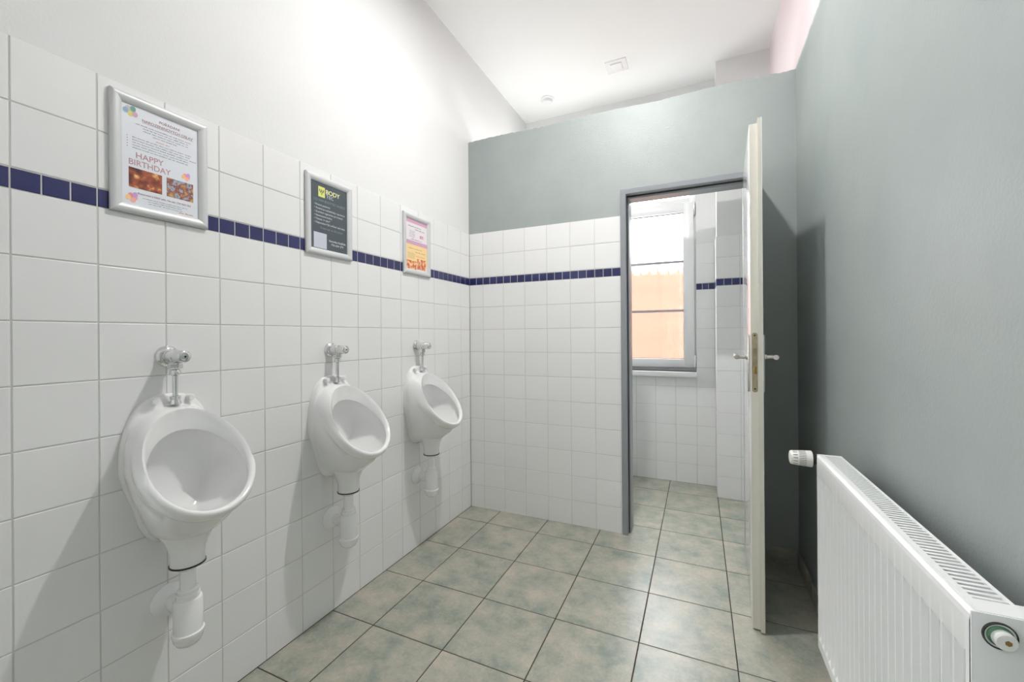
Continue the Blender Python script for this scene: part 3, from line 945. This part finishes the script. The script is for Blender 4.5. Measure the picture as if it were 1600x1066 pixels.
FW, FH, RW = 0.2415, 0.3290, 0.0265
def frame(y0, zb, label, xoff=0.0):
    root = empty('poster_frame', (0.0, y0 + FW / 2, zb))
    tag(root, label, 'picture frame', 'snap frames on the tiled wall')
    a, b = FW / 2, FH
    # mitred rails: rounded section swept between mitred ends
    sec = [(0, 0.001), (0, 0.009), (0.003, 0.0125), (0.008, 0.0140), (0.014, 0.0135), (0.020, 0.0110), (0.0245, 0.0080), (RW, 0.0060), (RW, 0.001)]
    def rail(p0, p1, inw):
        # p0, p1 outer corners (u, v); inw: inward normal
        d = Vector((p1[0] - p0[0], p1[1] - p0[1])).normalized()
        l0, l1 = [], []
        for q, x in sec:
            l0.append((x, p0[0] + d.x * q + inw[0] * q, p0[1] + d.y * q + inw[1] * q))
            l1.append((x, p1[0] - d.x * q + inw[0] * q, p1[1] - d.y * q + inw[1] * q))
        MB().loft([l0, l1], closed=True, cap0=True, cap1=True).build('frame_rail', 'frame_alu', root, sharp=35)
    rail((-a, 0), (a, 0), (0, 1))
    rail((a, 0), (a, b), (-1, 0))
    rail((a, b), (-a, b), (0, -1))
    rail((-a, b), (-a, 0), (1, 0))
    return root
U0, U1 = -FW / 2 + RW - 0.001, FW / 2 - RW + 0.001
V0, V1 = RW - 0.001, FH - RW + 0.001
def sheet(root, col):
    mb = MB()
    key = 'paper_%d_%d_%d' % col
    mat(key, srgb(*col), 0.22)
    return MB().box(0.0005, 0.0040, U0 - 0.003, U1 + 0.003, V0 - 0.003, V1 + 0.003).build('poster_sheet', key, root)
uu = lambda s: U0 + (U1 - U0) * s
vv = lambda t: V1 - (V1 - V0) * t
LF = 0.0043
# birthday poster
f1 = frame(-1.9155, 1.5175, 'silver snap frame with a white birthday party poster, nearest the viewer')
p1 = sheet(f1, (226, 229, 236))
mb = MB()
font_mesh_into(mb, 'POŘÁDÁNÍ', (uu(0.60), vv(0.085)), 0.0076, width=0.052)
font_mesh_into(mb, 'NAROZENINOVÝCH OSLAV', (uu(0.585), vv(0.132)), 0.0076, width=0.128)
rect2(mb, uu(0.25), vv(0.140), uu(0.925), vv(0.137))
print_mesh(mb, 'heading_lettering', (122, 48, 44), p1, LF)
mb = MB()
for i, (s0, s1) in enumerate([(0.17, 0.93), (0.26, 0.86), (0.26, 0.86), (0.38, 0.72)]):
    words2(mb, uu(s0), uu(s1), vv(0.178 + 0.026 * i), 0.0044)
for i, (s0, s1) in enumerate([(0.13, 0.93), (0.13, 0.88), (0.13, 0.97), (0.13, 0.86), (0.13, 0.86)]):
    words2(mb, uu(s0), uu(s1), vv(0.322 + 0.026 * i), 0.0044)
    disc2(mb, uu(0.07), vv(0.318 + 0.026 * i), 0.0011)
for i, (s0, s1) in enumerate([(0.25, 0.84), (0.32, 0.76), (0.32, 0.76)]):
    words2(mb, uu(s0), uu(s1), vv(0.915 + 0.022 * i), 0.0036)
print_mesh(mb, 'body_lettering', (84, 84, 92), p1, LF)
mb = MB()
words2(mb, uu(0.42), uu(0.60), vv(0.292), 0.0050)
words2(mb, uu(0.72), uu(0.92), vv(0.978), 0.0075)
print_mesh(mb, 'orange_lettering', (196, 120, 70), p1, LF)
mb = MB()
font_mesh_into(mb, 'HAPPY', (uu(0.34), vv(0.520)), 0.0165, bold=0.012, width=0.066)
font_mesh_into(mb, 'BIRTHDAY', (uu(0.345), vv(0.598)), 0.0165, bold=0.012, width=0.100)
print_mesh(mb, 'greeting_lettering', (182, 142, 148), p1, LF)
mb = MB()
font_mesh_into(mb, 'Rezervace a bližší info. Na tel.: 724 060 503', (uu(0.54), vv(0.882)), 0.0056, width=0.132)
print_mesh(mb, 'booking_lettering', (128, 52, 46), p1, LF)
for (s0, t0, s1, t1, m_) in ((0.085, 0.625, 0.495, 0.825, 'photo_warm'), (0.555, 0.625, 0.925, 0.825, 'photo_mixed')):
    MB().box(0.0038, LF, uu(s0), uu(s1), vv(t1), vv(t0)).build('photo_print', m_, p1)
def balloons(s, t, k, cols):
    for i, c in enumerate(cols):
        a = i * 2.4
        mb = MB()
        disc2(mb, uu(s) + k * math.cos(a) * (0.5 + 0.13 * i), vv(t) + k * math.sin(a) * (0.5 + 0.13 * i), k * 0.62, k * 0.72)
        print_mesh(mb, 'balloon_print', c, p1, LF + 0.00004 * (i + 1))
balloons(0.83, 0.56, 0.0085, [(236, 150, 150), (226, 140, 165), (238, 170, 150), (200, 150, 205), (236, 186, 120)])
balloons(0.13, 0.925, 0.0100, [(238, 160, 150), (228, 142, 160), (236, 170, 160), (196, 150, 205), (236, 190, 130)])
balloons(0.11, 0.065, 0.0105, [(168, 172, 190), (186, 188, 200), (212, 205, 110), (112, 160, 140), (150, 172, 192), (204, 160, 178)])
# dark studio poster
f2 = frame(-1.3105, 1.5115, 'silver snap frame with a dark grey fitness poster, above the middle urinal')
p2 = sheet(f2, (80, 88, 94))
Y2 = (214, 216, 120)
mb = MB()
rect2(mb, uu(0.20), vv(0.215), uu(0.375), vv(0.06))
print_mesh(mb, 'logo_mark', Y2, p2, LF)
mb = MB()
for s0, s1, t0, t1 in ((0.225, 0.250, 0.10, 0.135), (0.250, 0.275, 0.125, 0.155), (0.275, 0.300, 0.10, 0.135), (0.300, 0.325, 0.125, 0.155), (0.325, 0.350, 0.10, 0.135), (0.277, 0.298, 0.155, 0.185)):
    rect2(mb, uu(s0), vv(t1), uu(s1), vv(t0))
print_mesh(mb, 'logo_pattern', (96, 104, 70), p2, LF + 0.0001)
mb = MB()
font_mesh_into(mb, 'BODY', (uu(0.395), vv(0.143)), 0.0185, align='LEFT', bold=0.02, width=0.074)
print_mesh(mb, 'brand_lettering', (226, 228, 168), p2, LF)
mb = MB()
font_mesh_into(mb, 'TEC', (uu(0.41), vv(0.207)), 0.0145, align='LEFT', width=0.038)
print_mesh(mb, 'brand_lettering', (196, 202, 204), p2, LF)
mb = MB()
font_mesh_into(mb, 'CO VÁM BODYTEC NABÍZÍ?', (uu(0.51), vv(0.285)), 0.0100, width=0.166)
print_mesh(mb, 'heading_lettering', (118, 140, 152), p2, LF)
mb = MB()
for i, (t_, wd) in enumerate([('• Firemní posilovnu', 0.080), ('• Vhodné pro začátečníky i sportovce', 0.160), ('• Zrychlení regenerace po úrazech', 0.148), ('• Neomezené hodiny', 0.090), ('• Trénink 1× týdně', 0.080), ('• Nejmodernější cvičení nad zlato', 0.160)]):
    font_mesh_into(mb, t_, (uu(0.09), vv(0.352 + 0.0535 * i)), 0.0078, align='LEFT', bold=0.006, width=wd)
print_mesh(mb, 'list_lettering', (206, 210, 212), p2, LF)
mb = MB()
font_mesh_into(mb, 'Trvání jen za 20 minut', (uu(0.55), vv(0.690)), 0.0085, width=0.118)
print_mesh(mb, 'note_lettering', (138, 146, 150), p2, LF)
mb = MB()
rect2(mb, uu(0.075), vv(0.985), uu(0.415), vv(0.755))
print_mesh(mb, 'blank_panel', (196, 200, 212), p2, LF)
mb = MB()
font_mesh_into(mb, 'Veronika Kolářek', (uu(0.71), vv(0.858)), 0.0085, bold=0.008, width=0.092)
font_mesh_into(mb, '776 634 379', (uu(0.71), vv(0.912)), 0.0085, bold=0.004, width=0.066)
print_mesh(mb, 'contact_lettering', (222, 224, 226), p2, LF)
# pink and yellow poster
f3 = frame(-0.7095, 1.5115, 'silver snap frame with a pink and yellow food poster, nearest the corner')
p3 = sheet(f3, (232, 226, 230))
mb = MB()
rect2(mb, uu(0), vv(0.075), uu(1), vv(0.0))
print_mesh(mb, 'pink_band', (204, 160, 182), p3, LF)
mb = MB()
rect2(mb, uu(0), vv(0.50), uu(1), vv(0.42))
print_mesh(mb, 'pink_band', (204, 160, 182), p3, LF)
mb = MB()
rect2(mb, uu(0), vv(0.86), uu(1), vv(0.50))
print_mesh(mb, 'yellow_panel', (236, 206, 150), p3, LF)
MB().box(0.0036, LF + 0.00015, uu(0.02), uu(0.48), vv(0.985), vv(0.82)).build('photo_print', 'photo_food', p3)
mb = MB()
words2(mb, uu(0.10), uu(0.70), vv(0.150), 0.0100); words2(mb, uu(0.42), uu(0.86), vv(0.195), 0.0100)
words2(mb, uu(0.22), uu(0.76), vv(0.40), 0.0095)
for i in range(6):
    words2(mb, uu(0.15), uu(0.42), vv(0.235 + 0.024 * i), 0.0050)
print_mesh(mb, 'list_lettering', (112, 100, 112), p3, LF + 0.0001)
mb = MB()
font_mesh_into(mb, '870', (uu(0.72), vv(0.335)), 0.0165, bold=0.02, width=0.032)
print_mesh(mb, 'price_lettering', (186, 64, 92), p3, LF + 0.0001)
mb = MB()
words2(mb, uu(0.10), uu(0.72), vv(0.585), 0.0100); words2(mb, uu(0.42), uu(0.88), vv(0.645), 0.0100); words2(mb, uu(0.45), uu(0.85), vv(0.72), 0.0080)
print_mesh(mb, 'offer_lettering', (176, 132, 78), p3, LF + 0.0001)
mb = MB()
for i in range(5):
    words2(mb, uu(0.08), uu(0.40), vv(0.68 + 0.024 * i), 0.0050)
print_mesh(mb, 'list_lettering', (138, 124, 92), p3, LF + 0.0001)
MB().box(0.0038, LF + 0.0003, uu(0.50), uu(0.95), vv(0.97), vv(0.76)).build('photo_print', 'photo_food', p3)

# ------------------------------------------------------------------ ceiling fittings
cv = empty('ceiling_vent', (0.905, 0.585, ZC))
tag(cv, 'small square white vent cover on the ceiling', 'vent')
MB().cbox(-0.074, 0.074, -0.071, 0.071, -0.005, 0.001, 0.002).build('vent_plate', 'lamp_base', cv)
MB().cbox(-0.040, 0.040, -0.040, 0.040, -0.011, -0.004, 0.003).build('vent_cover', 'lamp_base', cv)
sd_ = empty('smoke_detector', (0.305, 0.775, ZC))
tag(sd_, 'small round white smoke detector on the ceiling near the far corner', 'detector')
MB().lathe([(0.056, 0.001), (0.056, -0.006), (0.050, -0.010), (0.040, -0.011)], 'z', n=36).build('detector_base', 'lamp_base', sd_)
MB().lathe([(0.038, -0.010), (0.038, -0.026), (0.034, -0.032), (0.010, -0.034)], 'z', n=36).build('detector_head', 'lamp_base', sd_)

def ceiling_lamp(x, y, power, label):
    r = empty('ceiling_lamp', (x, y, ZC))
    tag(r, label, 'lamp')
    MB().lathe([(0.085, 0.001), (0.085, -0.016), (0.078, -0.020)], 'z', n=36).build('lamp_base', 'lamp_base', r)
    MB().lathe([(0.074, -0.018), (0.078, -0.028), (0.066, -0.046), (0.040, -0.056), (0.010, -0.060)], 'z', n=36).build('lamp_shade', 'lamp_glass', r)
    ld = bpy.data.lights.new('lamp_light', 'AREA')
    ld.shape = 'ELLIPSE'
    ld.size, ld.size_y = 0.11, 0.05
    ld.energy = power
    ld.color = (1.0, 0.99, 0.98)
    lo = bpy.data.objects.new('lamp_light', ld)
    COL.objects.link(lo)
    lo.parent = r
    lo.location = (0, 0, -0.068)
ceiling_lamp(1.06, -0.926, LAMP_POWER, 'round opal ceiling lamp above the urinals')
# lamp added to brighten the window room, hidden by the partition
wlp = empty('fill_lamp', (-TD, 0.55, 2.15))
tag(wlp, 'added round opal fill lamp, unseen in the window room behind the partition', 'lamp')
MB().lathe([(0.06, 0.0), (0.06, 0.018), (0.05, 0.022)], 'x', n=32).build('lamp_base', 'lamp_base', wlp)
MB().lathe([(0.030, 0.02), (0.062, 0.040), (0.075, 0.075), (0.062, 0.110), (0.030, 0.132), (0.006, 0.136)], 'x', n=32).build('lamp_shade', 'lamp_glass', wlp)
ld = bpy.data.lights.new('fill_lamp_light', 'POINT')
ld.energy = FILL_LAMP_POWER
ld.shadow_soft_size = 0.03
ld.color = (1.0, 0.99, 0.98)
lo = bpy.data.objects.new('fill_lamp_light', ld)
COL.objects.link(lo)
lo.parent = wlp
lo.location = (0.185, 0, 0)

# ------------------------------------------------------------------ outside the window
tag(MB().box(-14, 16, YF + 0.32, 22, -0.35, -0.25).build('yard_ground', 'yard_ground'), 'bare yard ground outside the window', 'ground', kind='structure')
fe = empty('picket_fence', (0.9, 4.25, -0.25))
tag(fe, 'orange picket fence outside the window, blurred by the glass', 'fence')
pm = MB()
pw, phh = 0.0680, 2.66
pts = [(-pw, 0), (pw, 0), (pw, phh - 0.26), (0.012, phh), (-0.012, phh), (-pw, phh - 0.26)]
pm.loft([[(x, -0.012, z) for x, z in pts], [(x, 0.012, z) for x, z in pts]], cap0=True, cap1=True, smooth=False)
pmesh = pm.mesh('picket', 'fence_wood')
for i in range(34):
    place('picket', pmesh, fe, (-2.3 + 0.1375 * i + 0.054, 0, random.uniform(-0.03, 0.0)))
for z in (0.5, 1.9):
    MB().box(-2.5, 2.5, 0.012, 0.05, z, z + 0.09).build('fence_rail', 'fence_wood', fe)
